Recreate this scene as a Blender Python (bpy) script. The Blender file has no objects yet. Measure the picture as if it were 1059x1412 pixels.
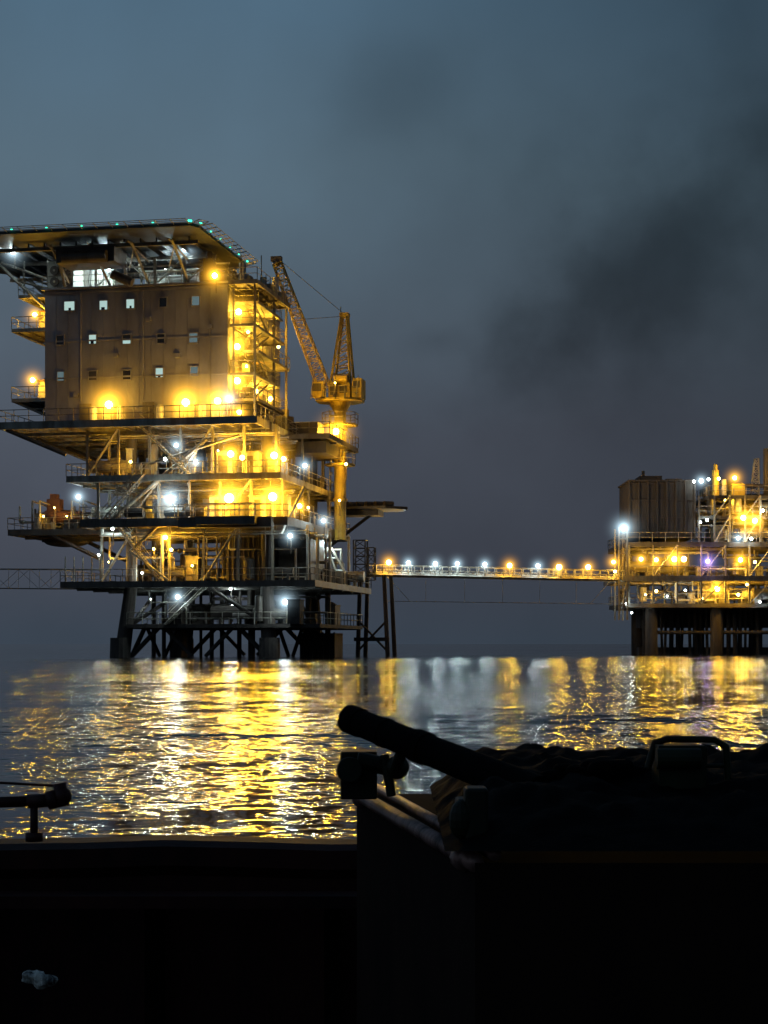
import bpy, math, random
from mathutils import Vector, Matrix, noise as mnoise
R = random.Random(7)
scene = bpy.context.scene
scene.view_settings.view_transform = 'Standard'
scene.view_settings.look = 'None'
scene.view_settings.exposure = 0
F = 2400.0; HZ = 888.0; CX = 529.5; EYE = 1.3

# ------------------------------------------------------------ materials
def newmat(name):
    m = bpy.data.materials.new(name); m.use_nodes = True
    nt = m.node_tree
    for n in list(nt.nodes): nt.nodes.remove(n)
    out = nt.nodes.new('ShaderNodeOutputMaterial')
    return m, nt, out
def paint(name, col, col2=None, rough=0.6, metal=0.0, scale=0.8, spec=0.4, bump=0.0):
    m, nt, out = newmat(name)
    b = nt.nodes.new('ShaderNodeBsdfPrincipled')
    tc = nt.nodes.new('ShaderNodeTexCoord')
    mp = nt.nodes.new('ShaderNodeMapping'); mp.inputs['Scale'].default_value = (1, 1, 0.35)
    n = nt.nodes.new('ShaderNodeTexNoise'); n.inputs['Scale'].default_value = scale
    n.inputs['Detail'].default_value = 8; n.inputs['Roughness'].default_value = 0.65
    r = nt.nodes.new('ShaderNodeValToRGB')
    c2 = col2 or tuple(c * 0.5 for c in col)
    r.color_ramp.elements[0].position = 0.35; r.color_ramp.elements[0].color = (*c2, 1)
    r.color_ramp.elements[1].position = 0.6; r.color_ramp.elements[1].color = (*col, 1)
    nt.links.new(tc.outputs['Object'], mp.inputs[0]); nt.links.new(mp.outputs[0], n.inputs[0])
    nt.links.new(n.outputs[0], r.inputs[0]); nt.links.new(r.outputs[0], b.inputs['Base Color'])
    b.inputs['Roughness'].default_value = rough; b.inputs['Metallic'].default_value = metal
    b.inputs['Specular IOR Level'].default_value = spec
    if bump:
        bp = nt.nodes.new('ShaderNodeBump'); bp.inputs['Strength'].default_value = bump
        bp.inputs['Distance'].default_value = 0.02
        nt.links.new(n.outputs[0], bp.inputs['Height']); nt.links.new(bp.outputs[0], b.inputs['Normal'])
    nt.links.new(b.outputs[0], out.inputs[0])
    return m
def emis(name, col, s):
    m, nt, out = newmat(name)
    e = nt.nodes.new('ShaderNodeEmission'); e.inputs[0].default_value = (*col, 1); e.inputs[1].default_value = s
    nt.links.new(e.outputs[0], out.inputs[0]); return m
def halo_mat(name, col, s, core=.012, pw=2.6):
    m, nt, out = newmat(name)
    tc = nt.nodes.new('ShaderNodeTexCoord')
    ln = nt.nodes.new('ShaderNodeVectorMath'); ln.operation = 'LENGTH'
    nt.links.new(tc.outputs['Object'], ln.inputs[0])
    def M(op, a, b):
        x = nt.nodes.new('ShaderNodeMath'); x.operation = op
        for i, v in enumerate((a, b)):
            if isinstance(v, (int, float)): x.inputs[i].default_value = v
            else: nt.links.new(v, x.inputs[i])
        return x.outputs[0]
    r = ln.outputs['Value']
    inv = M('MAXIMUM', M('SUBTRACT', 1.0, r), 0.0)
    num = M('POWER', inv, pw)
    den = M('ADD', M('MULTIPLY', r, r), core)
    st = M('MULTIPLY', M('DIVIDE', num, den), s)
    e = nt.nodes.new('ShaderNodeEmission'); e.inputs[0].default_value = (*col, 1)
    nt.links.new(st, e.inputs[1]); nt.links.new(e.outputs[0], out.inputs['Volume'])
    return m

AMB = (1.0, 0.51, 0.028); WHT = (0.72, 0.95, 1.0); GRN = (0.05, 1.0, 0.6); PUR = (0.45, 0.3, 1.0)
M_grey = paint('painted_steel_grey', (0.25, 0.235, 0.20), (0.10, 0.075, 0.055))
M_dark = paint('painted_steel_dark', (0.085, 0.075, 0.065), (0.04, 0.028, 0.02))
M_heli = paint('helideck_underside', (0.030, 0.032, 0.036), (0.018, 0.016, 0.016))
M_wall = paint('cladding', (0.20, 0.195, 0.225), (0.13, 0.12, 0.135), scale=0.35)
M_white = paint('painted_steel_white', (0.45, 0.44, 0.39), (0.20, 0.17, 0.13))
M_yel = paint('crane_yellow', (0.44, 0.33, 0.06), (0.17, 0.12, 0.03), scale=1.6)
M_rust = paint('rusty_leg', (0.055, 0.042, 0.036), (0.020, 0.016, 0.014), rough=0.85)
M_orange = paint('survival_orange', (0.13, 0.055, 0.025), (0.07, 0.03, 0.02))
M_glass = emis('window_lit', (0.62, 0.9, 0.84), 0.65)
M_glassdim = emis('window_dim', (0.5, 0.75, 0.8), 0.2)
M_glassdark = paint('window_dark', (0.02, 0.02, 0.025), rough=0.15)
M_bulb = {'a': emis('bulb_amber', (1, 0.76, 0.18), 30), 'w': emis('bulb_white', (0.85, 1, 1), 22),
          'g': emis('bulb_green', GRN, 2.0), 'p': emis('bulb_purple', PUR, 5)}
M_halo = {'a': halo_mat('bloom_amber', (1, 0.47, 0.03), 0.115), 'w': halo_mat('bloom_white', (0.6, 0.85, 1.0), 0.06), 'p': halo_mat('bloom_violet', (0.4, 0.3, 1.0), 0.06)}  # self-lit volumes that stand in for bloom around the bulbs
LC = {'a': AMB, 'w': WHT, 'g': GRN, 'p': PUR}

# ------------------------------------------------------------ mesh builder
class MB:
    def __init__(s): s.v = []; s.f = []
    def box(s, x0, x1, y0, y1, z0, z1):
        i = len(s.v)
        s.v += [(x, y, z) for z in (z0, z1) for y in (y0, y1) for x in (x0, x1)]
        s.f += [tuple(i + k for k in q) for q in ((0, 2, 3, 1), (4, 5, 7, 6), (0, 1, 5, 4), (2, 6, 7, 3), (0, 4, 6, 2), (1, 3, 7, 5))]
    def cyl(s, p, q, r1, r2=None, n=10, cap=True):
        p = Vector(p); q = Vector(q); r2 = r1 if r2 is None else r2
        d = (q - p)
        if d.length < 1e-6: return
        d.normalize()
        a = d.orthogonal().normalized(); b = d.cross(a)
        i = len(s.v)
        for c, r in ((p, r1), (q, r2)):
            for k in range(n):
                t = 2 * math.pi * (k + .5) / n
                s.v.append(tuple(c + a * (r * math.cos(t)) + b * (r * math.sin(t))))
        for k in range(n):
            s.f.append((i + k, i + (k + 1) % n, i + n + (k + 1) % n, i + n + k))
        if cap:
            s.f.append(tuple(i + k for k in reversed(range(n)))); s.f.append(tuple(i + n + k for k in range(n)))
    def beam(s, p, q, w): s.cyl(p, q, w * 0.7, n=4)
    def sph(s, c, r, nu=12, nv=8, sc=(1, 1, 1)):
        i = len(s.v); c = Vector(c)
        for a in range(nv + 1):
            th = math.pi * a / nv
            for b in range(nu):
                ph = 2 * math.pi * b / nu
                s.v.append((c.x + sc[0] * r * math.sin(th) * math.cos(ph), c.y + sc[1] * r * math.sin(th) * math.sin(ph), c.z + sc[2] * r * math.cos(th)))
        for a in range(nv):
            for b in range(nu):
                s.f.append((i + a * nu + b, i + (a + 1) * nu + b, i + (a + 1) * nu + (b + 1) % nu, i + a * nu + (b + 1) % nu))
    def rail(s, p, q, h=1.15, step=1.5, w=0.055):
        p = Vector(p); q = Vector(q); L = (q - p).length; n = max(1, int(L / step)); up = Vector((0, 0, h))
        for k in range(n + 1):
            a = p.lerp(q, k / n); s.beam(a, a + up, w)
        s.beam(p + up, q + up, w); s.beam(p + up * .5, q + up * .5, w * .8)
    def truss(s, p, q, w0, w1, n, t=0.12, side=None):
        p = Vector(p); q = Vector(q); d = (q - p).normalized()
        a = (side or Vector((0, 1, 0))); a = (a - d * a.dot(d)).normalized(); b = d.cross(a)
        prev = None
        for k in range(n + 1):
            u = k / n; c = p.lerp(q, u); w = (w0 + (w1 - w0) * u) / 2
            cur = [c + a * w + b * w, c - a * w + b * w, c - a * w - b * w, c + a * w - b * w]
            for j in range(4):
                s.beam(cur[j], cur[(j + 1) % 4], t * .6)
                if prev:
                    s.beam(prev[j], cur[j], t)
                    jj = (j + 1) % 4
                    s.beam(prev[j] if k % 2 else prev[jj], cur[jj] if k % 2 else cur[j], t * .6)
            prev = cur
    def obj(s, name, mat, parent=None, smooth=False):
        me = bpy.data.meshes.new(name); me.from_pydata(s.v, [], s.f); me.update()
        me.materials.append(mat)
        if smooth:
            for p in me.polygons: p.use_smooth = True
        o = bpy.data.objects.new(name, me); scene.collection.objects.link(o)
        if parent: o.parent = parent
        return o
def empty(name, loc=(0, 0, 0), rz=0.0):
    e = bpy.data.objects.new(name, None); scene.collection.objects.link(e)
    e.location = loc; e.rotation_euler = (0, 0, rz); e.empty_display_size = 1; return e

def unit_sphere(name, mat, nu=14, nv=8):
    b = MB(); b.sph((0, 0, 0), 1, nu, nv)
    me = bpy.data.meshes.new(name); me.from_pydata(b.v, [], b.f); me.materials.append(mat)
    for p in me.polygons: p.use_smooth = True
    return me
BULB = {k: unit_sphere('bulb_' + k, m) for k, m in M_bulb.items()}
HALO = {k: unit_sphere('bloom_' + k, m, 16, 10) for k, m in M_halo.items()}
PWR = {'a': 5.2, 'w': 2.9, 'g': 1, 'p': 1}
def bloom_halo(parent, pos, kind, r):
    h = bpy.data.objects.new('lamp_bloom', HALO[kind]); scene.collection.objects.link(h)
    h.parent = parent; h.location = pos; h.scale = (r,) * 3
    h.visible_shadow = False   # added glow volume imitating lens bloom: emits, blocks nothing
def lamp(parent, pos, kind='a', power=500, size=0.2, halo=0.0):
    o = bpy.data.objects.new('lamp_bulb', BULB[kind]); scene.collection.objects.link(o)
    o.parent = parent; o.location = pos; o.scale = (size * .85,) * 3
    if power:
        l = bpy.data.lights.new('lamp_light', 'POINT'); l.energy = power * PWR[kind]; l.color = LC[kind]; l.shadow_soft_size = size
        lo = bpy.data.objects.new('lamp_light', l); scene.collection.objects.link(lo); lo.parent = parent; lo.location = pos
    if halo >= 1.4: bloom_halo(parent, pos, kind, halo * 1.4)

class Frame:
    """survey frame of a structure: origin, yaw; converts bearings to local metres on a given depth plane"""
    def __init__(s, ox, oy, yaw):
        s.ox, s.oy, s.c, s.s = ox, oy, math.cos(yaw), math.sin(yaw)
    def at(s, px, py, ly=0.0):
        p = (px - CX) / F
        lx = (p * (s.oy + ly * s.c) - s.ox - ly * s.s) / (s.c + p * s.s)
        wy = s.oy - lx * s.s + ly * s.c
        return Vector((lx, ly, EYE + (HZ - py) / F * wy))

def equipment(gb, db, wb, x0, x1, y0, y1, z, hmax, n, rnd):
    for _ in range(n):
        x = rnd.uniform(x0, x1); y = rnd.uniform(y0, y1); t = rnd.random(); b = rnd.choice((gb, gb, db, db, wb))
        if t < .3:
            w = rnd.uniform(.5, 1.4); d = rnd.uniform(.5, 1.3); h = rnd.uniform(.8, hmax * .7)
            b.box(x - w / 2, x + w / 2, y - d, y + d, z, z + h)
            b.box(x - w / 2 - .08, x + w / 2 + .08, y - d - .08, y + d + .08, z + h, z + h + .1)
            b.box(x - w / 4, x + w / 4, y - d - .12, y - d, z + h * .3, z + h * .7)
        elif t < .45:
            r = rnd.uniform(.3, .65); h = rnd.uniform(1.5, hmax * .85)
            b.cyl((x, y, z + .3), (x, y, z + h), r, n=14); b.cyl((x, y, z + h), (x, y, z + h + r * .4), r, r * .3, n=14)
            b.cyl((x, y, z + h * .5), (x, y, z + h * .5 + .12), r * 1.1, n=14)
        elif t < .58:
            r = rnd.uniform(.35, .7); L = rnd.uniform(1.2, 2.4); zz = z + r + .5
            b.cyl((x - L, y, zz), (x + L, y, zz), r, n=14)
            for sx in (-.6, .6): b.box(x + sx * L - .12, x + sx * L + .12, y - r * .7, y + r * .7, z, zz - r * .6)
        else:
            zz = z + rnd.uniform(.4, hmax * .9); L = rnd.uniform(1.5, 5); r = rnd.uniform(.06, .17)
            xa, xb = max(x0, x - L), min(x1, x + L)
            b.cyl((xa, y, zz), (xb, y, zz), r, n=8); b.cyl((xb, y, zz), (xb, y, z), r, n=8)
            b.cyl((xa, y, zz), (xa, y, z + hmax), r, n=8)
            b.sph((x, y, zz), r * 2.2, 8, 6)

def deck(gb, rb, x0, x1, y0, y1, z, th=0.5, ribs=True, rail=True):
    gb.box(x0, x1, y0, y1, z - .12, z)
    for yy in (y0 + .1, y1 - .1): gb.box(x0, x1, yy - .1, yy + .1, z - th, z - .12)
    for xx in (x0 + .1, x1 - .1): gb.box(xx - .1, xx + .1, y0 + .2, y1 - .2, z - th, z - .12)
    if ribs:
        k = x0 + 1.5
        while k < x1 - .5:
            gb.box(k - .06, k + .06, y0 + .2, y1 - .2, z - th * .9, z - .12); k += 1.5
        k = y0 + 4
        while k < y1 - 1:
            gb.box(x0 + .2, x1 - .2, k - .12, k + .12, z - th * 1.3, z - th * .9); k += 4.5
    if rail:
        rb.rail((x0, y0, z), (x1, y0, z)); rb.rail((x1, y0, z), (x1, y1, z)); rb.rail((x0, y0, z), (x0, y1, z)); rb.rail((x0, y1, z), (x1, y1, z), step=3)

# ============================================================ MAIN PLATFORM
YAW = math.radians(11)
FM = Frame(-15.0, 167.0, YAW)
plat = empty('offshore_oil_platform', (-15.0, 167.0, 0), -YAW)
A = FM.at
g, d, w, rl, y, ru, o_ = MB(), MB(), MB(), MB(), MB(), MB(), MB()
zE, zD, zC, zB, zA, zT = 3.2, 7.3, 13.2, 17.4, 22.6, 35.9
legs = [(-10, 1), (3.6, 1), (-10, 20), (3.6, 20)]
for (lx, ly) in legs:
    bx = lx + (-.9 if lx < 0 else .5); by = ly + (-.8 if ly < 5 else .8)
    ru.cyl((bx * 1.02, by, -3), (lx, ly, zD), .85, .62, n=16)
    d.cyl((lx, ly, zD), (lx, ly, zA), .55, n=14)
    ru.cyl((bx, by, -1), (bx * .998, by, 1.9), 1.05, .98, n=16)
for (a, b) in ((0, 1), (2, 3), (0, 2), (1, 3)):
    p = Vector((*legs[a], 0)); q = Vector((*legs[b], 0))
    for zz in (zE - .2,): ru.cyl(p + Vector((0, 0, zz)), q + Vector((0, 0, zz)), .26, n=8)
    m = (p + q) / 2
    for e, t0 in ((p, .15), (q, .15)):
        ru.cyl(e + Vector((0, 0, .1)), e.lerp(m, .45) + Vector((0, 0, zE)), .24, n=8)
        ru.cyl(e.lerp(m, .9) + Vector((0, 0, .1)), e.lerp(m, .45) + Vector((0, 0, zE)), .2, n=8)
        ru.cyl(e + Vector((0, 0, zE)), e.lerp(m, .9) + Vector((0, 0, zD - .3)), .2, n=8)
for (px, ly, r) in ((292, 8, .22), (306, 8, .22), (330, 9, .24), (347, 4, .36), (212, 12, .24), (226, 12, .22), (262, 6, .28), (425, 12, .3), (452, 12, .3), (277, 10, .16)):
    p = A(px, 900, ly); ru.cyl((p.x, ly, -2), (p.x, ly, zD), r, n=10)
pL = A(418, 870, 12); pR = A(464, 870, 12)
ru.box(pL.x, pR.x, 11.0, 15, -1, 2.4)
for k in range(7):
    xx = pL.x + (pR.x - pL.x) * k / 6; ru.box(xx - .07, xx + .07, 10.85, 11, -.5, 2.5)
pL = A(236, 870, 16); ru.box(pL.x, pL.x + 1.3, 15.5, 18, -1, 3.0)
for dx, dy in ((8.6, 21), (8.6, 25), (11.2, 25), (11.2, 21)):
    ru.cyl((dx + (.5 if dx > 9 else -.3), dy, -2), (dx, dy, zD + 1.4), .26, .22, n=8)
ru.cyl((8.4, 21, .6), (11.5, 21, 3.8), .12, n=6); ru.cyl((11.5, 21, .6), (8.4, 21, 3.8), .12, n=6)
ru.box(8, 11.8, 20.6, 21.0, 1.6, 2.0)
deck(ru, rl, -10, 9.2, -.5, 19.5, zE, .35, ribs=True, rail=True)
# decks
deck(d, rl, -16, 9.2, -2.5, 24, zD, .6)
deck(d, rl, -13.6, 6.8, -3.5, 24, zC, .8)
deck(g, rl, -15.2, 6.0, -3, 24, zB, .6)
deck(g, rl, -21.6, 4.0, -4, 23.5, zA, .7)
for i, (x0, x1, yy) in enumerate(((-3.5, 5.5, -4.6), (-1.5, 4.2, -5.6))):
    d.box(x0, x1, yy, -3.5 if i == 0 else -4.6, zC - 1.0 + .2 * i, zC - .05)
    rl.rail((x0, yy, zC), (x1, yy, zC))
for (z0, z1, xa, xb, n, sd) in ((zE, zD, -8, 7.5, 26, 4), (zD, zC, -12.5, 8.0, 75, 3), (zC, zB, -12.5, 5.8, 75, 5), (zB, zA, -13.6, 5.2, 75, 9)):
    rr = random.Random(sd)
    equipment(g if z0 > zE else ru, d, w if z0 > zE else g, xa, xb, -1.0, 20, z0, z1 - z0 - .8, n, rr)
    if z0 == zE: continue
    for k in range(7):
        xx = xa + (xb - xa) * k / 6
        for yy in (-1.5 if z0 > zD else -.5, 9, 18):
            g.box(xx - .12, xx + .12, yy - .12, yy + .12, z0, z1 - .6)
        if k < 6 and (k + sd) % 3 == 0:
            xn = xa + (xb - xa) * (k + 1) / 6; yy = -1.7 if z0 > zD else -.7
            g.beam((xx, yy, z0), (xn, yy, z1 - .6), .2)
    for yy in (-1.2, 2.5, 6):
        g.box(xa, xb, yy, yy + .4, z1 - 1.5, z1 - 1.35)
        w.cyl((xa, yy + .9, z1 - 1.15), (xb, yy + .9, z1 - 1.15), .1, n=8)
    for k in range(30):
        xx = rr.uniform(xa, xb); yy = rr.uniform(-1.6, 3); g.cyl((xx, yy, z1 - .6), (xx + rr.uniform(-.1, .1), yy, z1 - .6 - rr.uniform(.6, 3)), .035, n=5)
def D2(b, pa, pb, ly, r): b.cyl(A(*pa, ly), A(*pb, ly), r, n=8)
D2(g, (285, 605), (150, 720), -2.2, .2); D2(g, (180, 760), (245, 700), -2.2, .16)
D2(g, (330, 600), (205, 640), -2.2, .13); D2(w, (180, 760), (232, 800), -2.3, .11); D2(g, (388, 735), (420, 670), -2.3, .13)
p = A(312, 740, 3); q = A(364, 790, 3); d.box(p.x, q.x, 3, 10, zD, zC - .8)
p = A(384, 745, 6); q = A(428, 790, 6); d.box(p.x, q.x, 6, 12, zD, zC - 1.2)
for k in range(8):
    p = A(314 + k * 7, 740, 2.9); d.box(p.x, p.x + .12, 2.85, 3.0, zD + .1, zC - 1)
for (xa, xb) in ((438, 452), (462, 452), (474, 456)):
    w.beam(A(xa, 787, 14), A(xb, 755, 14), .22)
w.beam(A(438, 787, 14), A(474, 787, 14), .2); w.beam(A(446, 770, 14), A(464, 770, 14), .15)
for px in (240, 185, 270):
    p = A(px, 706, -3); d.cyl((p.x - .9, -2.9, zC + .6), (p.x + .9, -2.9, zC + .6), .45, n=14)
for (px, py, ly) in ((300, 690, -1.5), (355, 690, -1.2), (310, 628, -1.4), (345, 632, -1.0), (385, 700, -1)):
    p = A(px, py, ly); zb = zC if py > 660 else zB
    w.box(p.x - .8, p.x + .8, ly, ly + 1.4, zb, zb + 2.1); g.box(p.x - .9, p.x + .9, ly - .1, ly + 1.5, zb + 2.1, zb + 2.25)
    d.box(p.x - .3, p.x + .3, ly - .04, ly - .003, zb + .2, zb + 1.8)
def stair(b, p, q, wd=.9):
    p = Vector(p); q = Vector(q); n = max(3, int(abs(q.z - p.z) / .25))
    for s_ in (0, wd):
        o = Vector((0, s_, 0)); b.beam(p + o, q + o, .14); b.beam(p + o + Vector((0, 0, 1)), q + o + Vector((0, 0, 1)), .06)
    for k in range(n):
        c = p.lerp(q, k / n); b.box(c.x - .14, c.x + .14, c.y, c.y + wd, c.z, c.z + .04)
stair(g, (-11.5, -3.2, zC), (-7.3, -3.2, zB)); stair(g, (-3, -3.3, zB), (-8, -3.3, zA - .3)); stair(g, (-6, -2.6, zD), (-10.5, -2.6, zC - .3)); stair(g, (-6, -1, zE), (-1.5, -1, zD))

# ---- accommodation block
bx0 = A(62, 500, 0).x
wall = MB(); wall.box(bx0, 0, 0, 20, zA, zT)
trim = MB()
for zz in (zA + .02, zA + 4.6, zA + 8.2, zT - .35):
    trim.box(bx0 - .06, .06, -.06, -.003, zz, zz + .16); trim.box(.003, .06, 0, 20, zz, zz + .16)
k = bx0 + 1.2
while k < -.6:
    trim.box(k - .02, k + .02, -.025, -.003, zA + .2, zT - .4); k += 1.21
for k in range(1, 16): trim.box(.003, .03, k * 1.25 - .02, k * 1.25 + .02, zA + .2, zT - .4)
trim.box(bx0 - .3, .3, -.3, 20.3, zT, zT + .2)
for px in (112, 198, 290): p = A(px, 500, 0); trim.cyl((p.x, -.12, zA + 2.4), (p.x, -.12, zT - .4), .05, n=6)
for (px, py) in ((205, 440), (160, 490), (245, 490), (105, 545), (290, 450)):
    p = A(px, py, 0); trim.box(p.x - .25, p.x + .25, -.2, -.003, p.z - .2, p.z + .2)
wall.obj('accommodation_walls', M_wall, plat); trim.obj('wall_trim', M_wall, plat)
wl, wd_, wk, fr = MB(), MB(), MB(), MB()
W = [(96, 422, 2, 16), (143, 421, 2, 12), (180, 419, 2, 12), (225, 417, 0, 11), (270, 415, 1, 11),
     (83, 469, 0, 11), (128, 468, 2, 11), (175, 468, 3, 12), (222, 467, 0, 11), (267, 466, 1, 12),
     (84, 519, 1, 10), (128, 518, 0, 12), (175, 517, 0, 12), (220, 514, 2, 11), (268, 512, 1, 11)]
for (px, py, st, ww) in W:
    p = A(px, py, 0); hw = ww * .033; hh = .43
    b = {2: wl, 1: wd_, 0: wk, 3: wk}[st]
    b.box(p.x - hw, p.x + hw, -.03, -.004, p.z - hh, p.z + hh)
    if st == 3: wl.box(p.x - hw, p.x + hw, -.05, -.035, p.z - hh, p.z - .1)
    if st == 2: wk.box(p.x - hw * (.2 + (px % 3) * .2), p.x + hw * .3, -.05, -.035, p.z - hh, p.z - hh + .25)
    for s_ in (-1, 1):
        fr.box(p.x + s_ * (hw + .05) - .05, p.x + s_ * (hw + .05) + .05, -.12, -.003, p.z - hh - .1, p.z + hh + .1)
        fr.box(p.x - hw, p.x + hw, -.12, -.003, p.z + s_ * (hh + .05) - .05, p.z + s_ * (hh + .05) + .05)
wl.obj('windows_lit', M_glass, plat); wd_.obj('windows_dim', M_glassdim, plat); wk.obj('windows_dark', M_glassdark, plat); fr.obj('window_frames', M_wall, plat)
for (px, c) in ((150, w), (246, w), (262, w), (300, w), (205, d), (118, d)):
    p = A(px, 560, 0); c.box(p.x - .55, p.x + .55, -.25, -.004, zA, zA + 2.1)
for px in (135, 172, 226, 284):
    p = A(px, 560, 0); w.cyl((p.x, -1.2, zA), (p.x, -1.2, zA + 1.6), .35, n=12)
# ---- roof machinery level
hy0 = -8.0; c1 = A(270, 306, hy0); hz = c1.z; zH = hz - .4
for xx in (bx0 + 1, -13.5, -10.5, -7.5, -4.5, -1.5):
    for yy in (.6, 7, 14, 19.4):
        w.box(xx - .13, xx + .13, yy - .13, yy + .13, zT + .2, zH - .7)
for xx in (-13.5, -7.5, -4.5): w.beam((xx, .6, zT + .3), (xx + 3, .6, zH - .8), .14)
w.beam((-10.5, .6, zH - .8), (-7.5, .6, zT + .3), .14)
w.box(bx0, 0, .5, .7, zT + 2.0, zT + 2.15)
p = A(66, 392, -.2); q = A(101, 362, -.2)
w.box(p.x, q.x, -.2, 2.6, zT + .2, zT + 2.5)
for i in range(2):
    for j in range(2):
        cx = p.x + (q.x - p.x) * (.27 + .46 * i); cz = zT + .8 + j * 1.1
        d.cyl((cx, -.2, cz), (cx, -.36, cz), .44, n=18); w.cyl((cx, -.36, cz), (cx, -.4, cz), .12, n=10)
p = A(116, 390, 3); q = A(158, 360, 3); w.box(p.x, q.x, 3, 6, zT + .2, zH - 1.1)
p = A(205, 390, 6); q = A(262, 360, 6); w.box(p.x, q.x, 6, 9, zT + .2, zH - 1.3)
for k in range(5):
    xx = A(116 + k * 10, 380, 2.9).x; g.box(xx - .03, xx + .03, 2.85, 2.99, zT + .3, zH - 1.2)
rr = random.Random(21); equipment(w, g, d, -11, -.6, 1.2, 9, zT + .2, 2.6, 22, rr)
p = A(80, 340, -4); q = A(160, 320, -4)
d.box(p.x, q.x, -4.5, -1, zH - 2.0, zH - .6); d.cyl((p.x + .8, -4.8, zH - 1.6), (q.x - .6, -4.8, zH - 1.6), .6, n=14)
d.cyl(A(155, 378, -2), A(182, 390, -2), .45, n=10)
d.cyl((p.x, -4, zH - 1), (p.x - .5, -1, zT + .2), .15, n=6)
rl.rail((bx0 - .2, -.2, zT + .2), (.2, -.2, zT + .2)); rl.rail((.2, -.2, zT + .2), (.2, 20, zT + .2))
# ---- helideck
hx1 = c1.x - .6; hx0 = -27.0; hy1 = 13.0
hel = MB()
out = [(hx0 + 5, hy0), (hx1 - .0, hy0), (hx1 + .6, hy0 + 1), (hx1 + .6, hy1 - 4), (hx1 - 4, hy1), (hx0 + 5, hy1), (hx0, hy1 - 5), (hx0, hy0 + 5)]
def slab(b, pts, z0, z1):
    i = len(b.v); n = len(pts)
    b.v += [(x, yy, z0) for x, yy in pts] + [(x, yy, z1) for x, yy in pts]
    b.f.append(tuple(i + k for k in reversed(range(n)))); b.f.append(tuple(i + n + k for k in range(n)))
    for k in range(n): b.f.append((i + k, i + (k + 1) % n, i + n + (k + 1) % n, i + n + k))
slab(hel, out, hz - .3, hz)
k = hx0 + 2
while k < hx1:
    hel.box(k - .07, k + .07, hy0 + 4, hy1 - 4, hz - .7, hz - .302); k += 1.6
for yy in (hy0 + 4, 2, hy1 - 4): g.box(hx0 + 1, hx1 - .4, yy - .12, yy + .12, hz - 1.05, hz - .71)
n = len(out)
for i in range(n):
    a = Vector((*out[i], hz - .15)); b = Vector((*out[(i + 1) % n], hz - .15))
    e = (b - a).normalized(); nn = Vector((e.y, -e.x, 0))
    L = (b - a).length; m = max(1, int(L / 1.4))
    for j in range(m + 1):
        q = a.lerp(b, j / m); g.beam(q, q + nn * 1.3 + Vector((0, 0, .2)), .07)
    for t in (.5, .9, 1.3):
        g.beam(a + nn * t + Vector((0, 0, .15 * t)), b + nn * t + Vector((0, 0, .15 * t)), .05)
    for j in range(max(1, int(L / 3.2)) + 1):
        q = a.lerp(b, j / max(1, int(L / 3.2))) + nn * .2 + Vector((0, 0, .25)); lamp(plat, q, 'g', 0, .13)
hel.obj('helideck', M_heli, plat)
for xx in (-16, -12, -8, -4): g.beam((xx, .4, zT + .3), (xx, hy0 + 3, hz - .8), .2); g.beam((xx, .4, hz - 1.6), (xx, hy0 + 2, hz - .9), .14)
for xx in (-14, -10, -6): w.beam((xx, hy0 + 4, hz - 1), (xx + 4, hy0 + 4, hz - .8), .1); w.beam((xx, .3, hz - 2.3), (xx + 2, hy0 + 4, hz - .9), .1)
for yy in (1, 9):
    w.beam((bx0, yy, zT - 1.8), (bx0 - 5.5, yy, hz - .8), .26); w.beam((bx0, yy, zT + 1.3), (bx0 - 5, yy, hz - .8), .18)
    g.beam((bx0 - 2.6, yy, zT + .0), (bx0 - 2.6, yy, hz - .8), .16); g.beam((bx0, yy, zT + .4), (bx0 - 4, yy, zT + 1.5), .16)
deck(g, rl, bx0 - 3.2, bx0 - .07, 1, 9, zT - .1, .3)
# ---- left balconies with lit muster shelters
for zz in (zA + 2.9, zA + 9.8):
    deck(g, rl, bx0 - 3.7, bx0 - .07, .5, 7, zz, .35)
    w.box(bx0 - 1.7, bx0 - .3, 2.5, 4.5, zz, zz + 1.9); o_.box(bx0 - 1.8, bx0 - .2, 2.4, 4.6, zz + 1.9, zz + 2.1)
    g.beam((bx0 - .05, 1, zz - 1.8), (bx0 - 3.5, 1, zz - .3), .16); g.beam((bx0 - .05, 6.5, zz - 1.8), (bx0 - 3.5, 6.5, zz - .3), .16)
for yy in (-3.6, 4, 12): d.beam((-15, yy, zA - 3.2), (-21, yy, zA - .7), .3)
# ---- right-hand stair tower
sx1 = 2.6
for i in range(6):
    zz = zA + .1 + i * 2.35
    if i: deck(g, rl, .07, sx1, 0.5 + (i % 2) * 1.2, 14 - (i % 3) * 2, zz, .25, ribs=False)
    ya, yb = (2, 8) if i % 2 else (8, 2)
    for xs in (1.0, 2.0):
        a = Vector((xs, ya, zz)); b = Vector((xs, yb, zz + 2.35)); g.beam(a, b, .15); rl.beam(a + Vector((0, 0, 1)), b + Vector((0, 0, 1)), .06)
    for s_ in range(9):
        t = s_ / 9; yy = ya + (yb - ya) * t; g.box(1.0, 2.0, yy - .12, yy + .12, zz + 2.35 * t, zz + 2.35 * t + .05)
    for yy in (4, 10): w.box(.3, 1.1, yy, yy + 1.2, zz, zz + 1.5)
for (xx, yy) in ((sx1 - .1, .7), (sx1 - .1, 8), (sx1 - .1, 13), (.4, .7)):
    g.box(xx - .1, xx + .1, yy - .1, yy + .1, zA, zT + .1)
deck(g, rl, .3, 3.2, -1, 12, zT + .1, .4)
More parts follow.
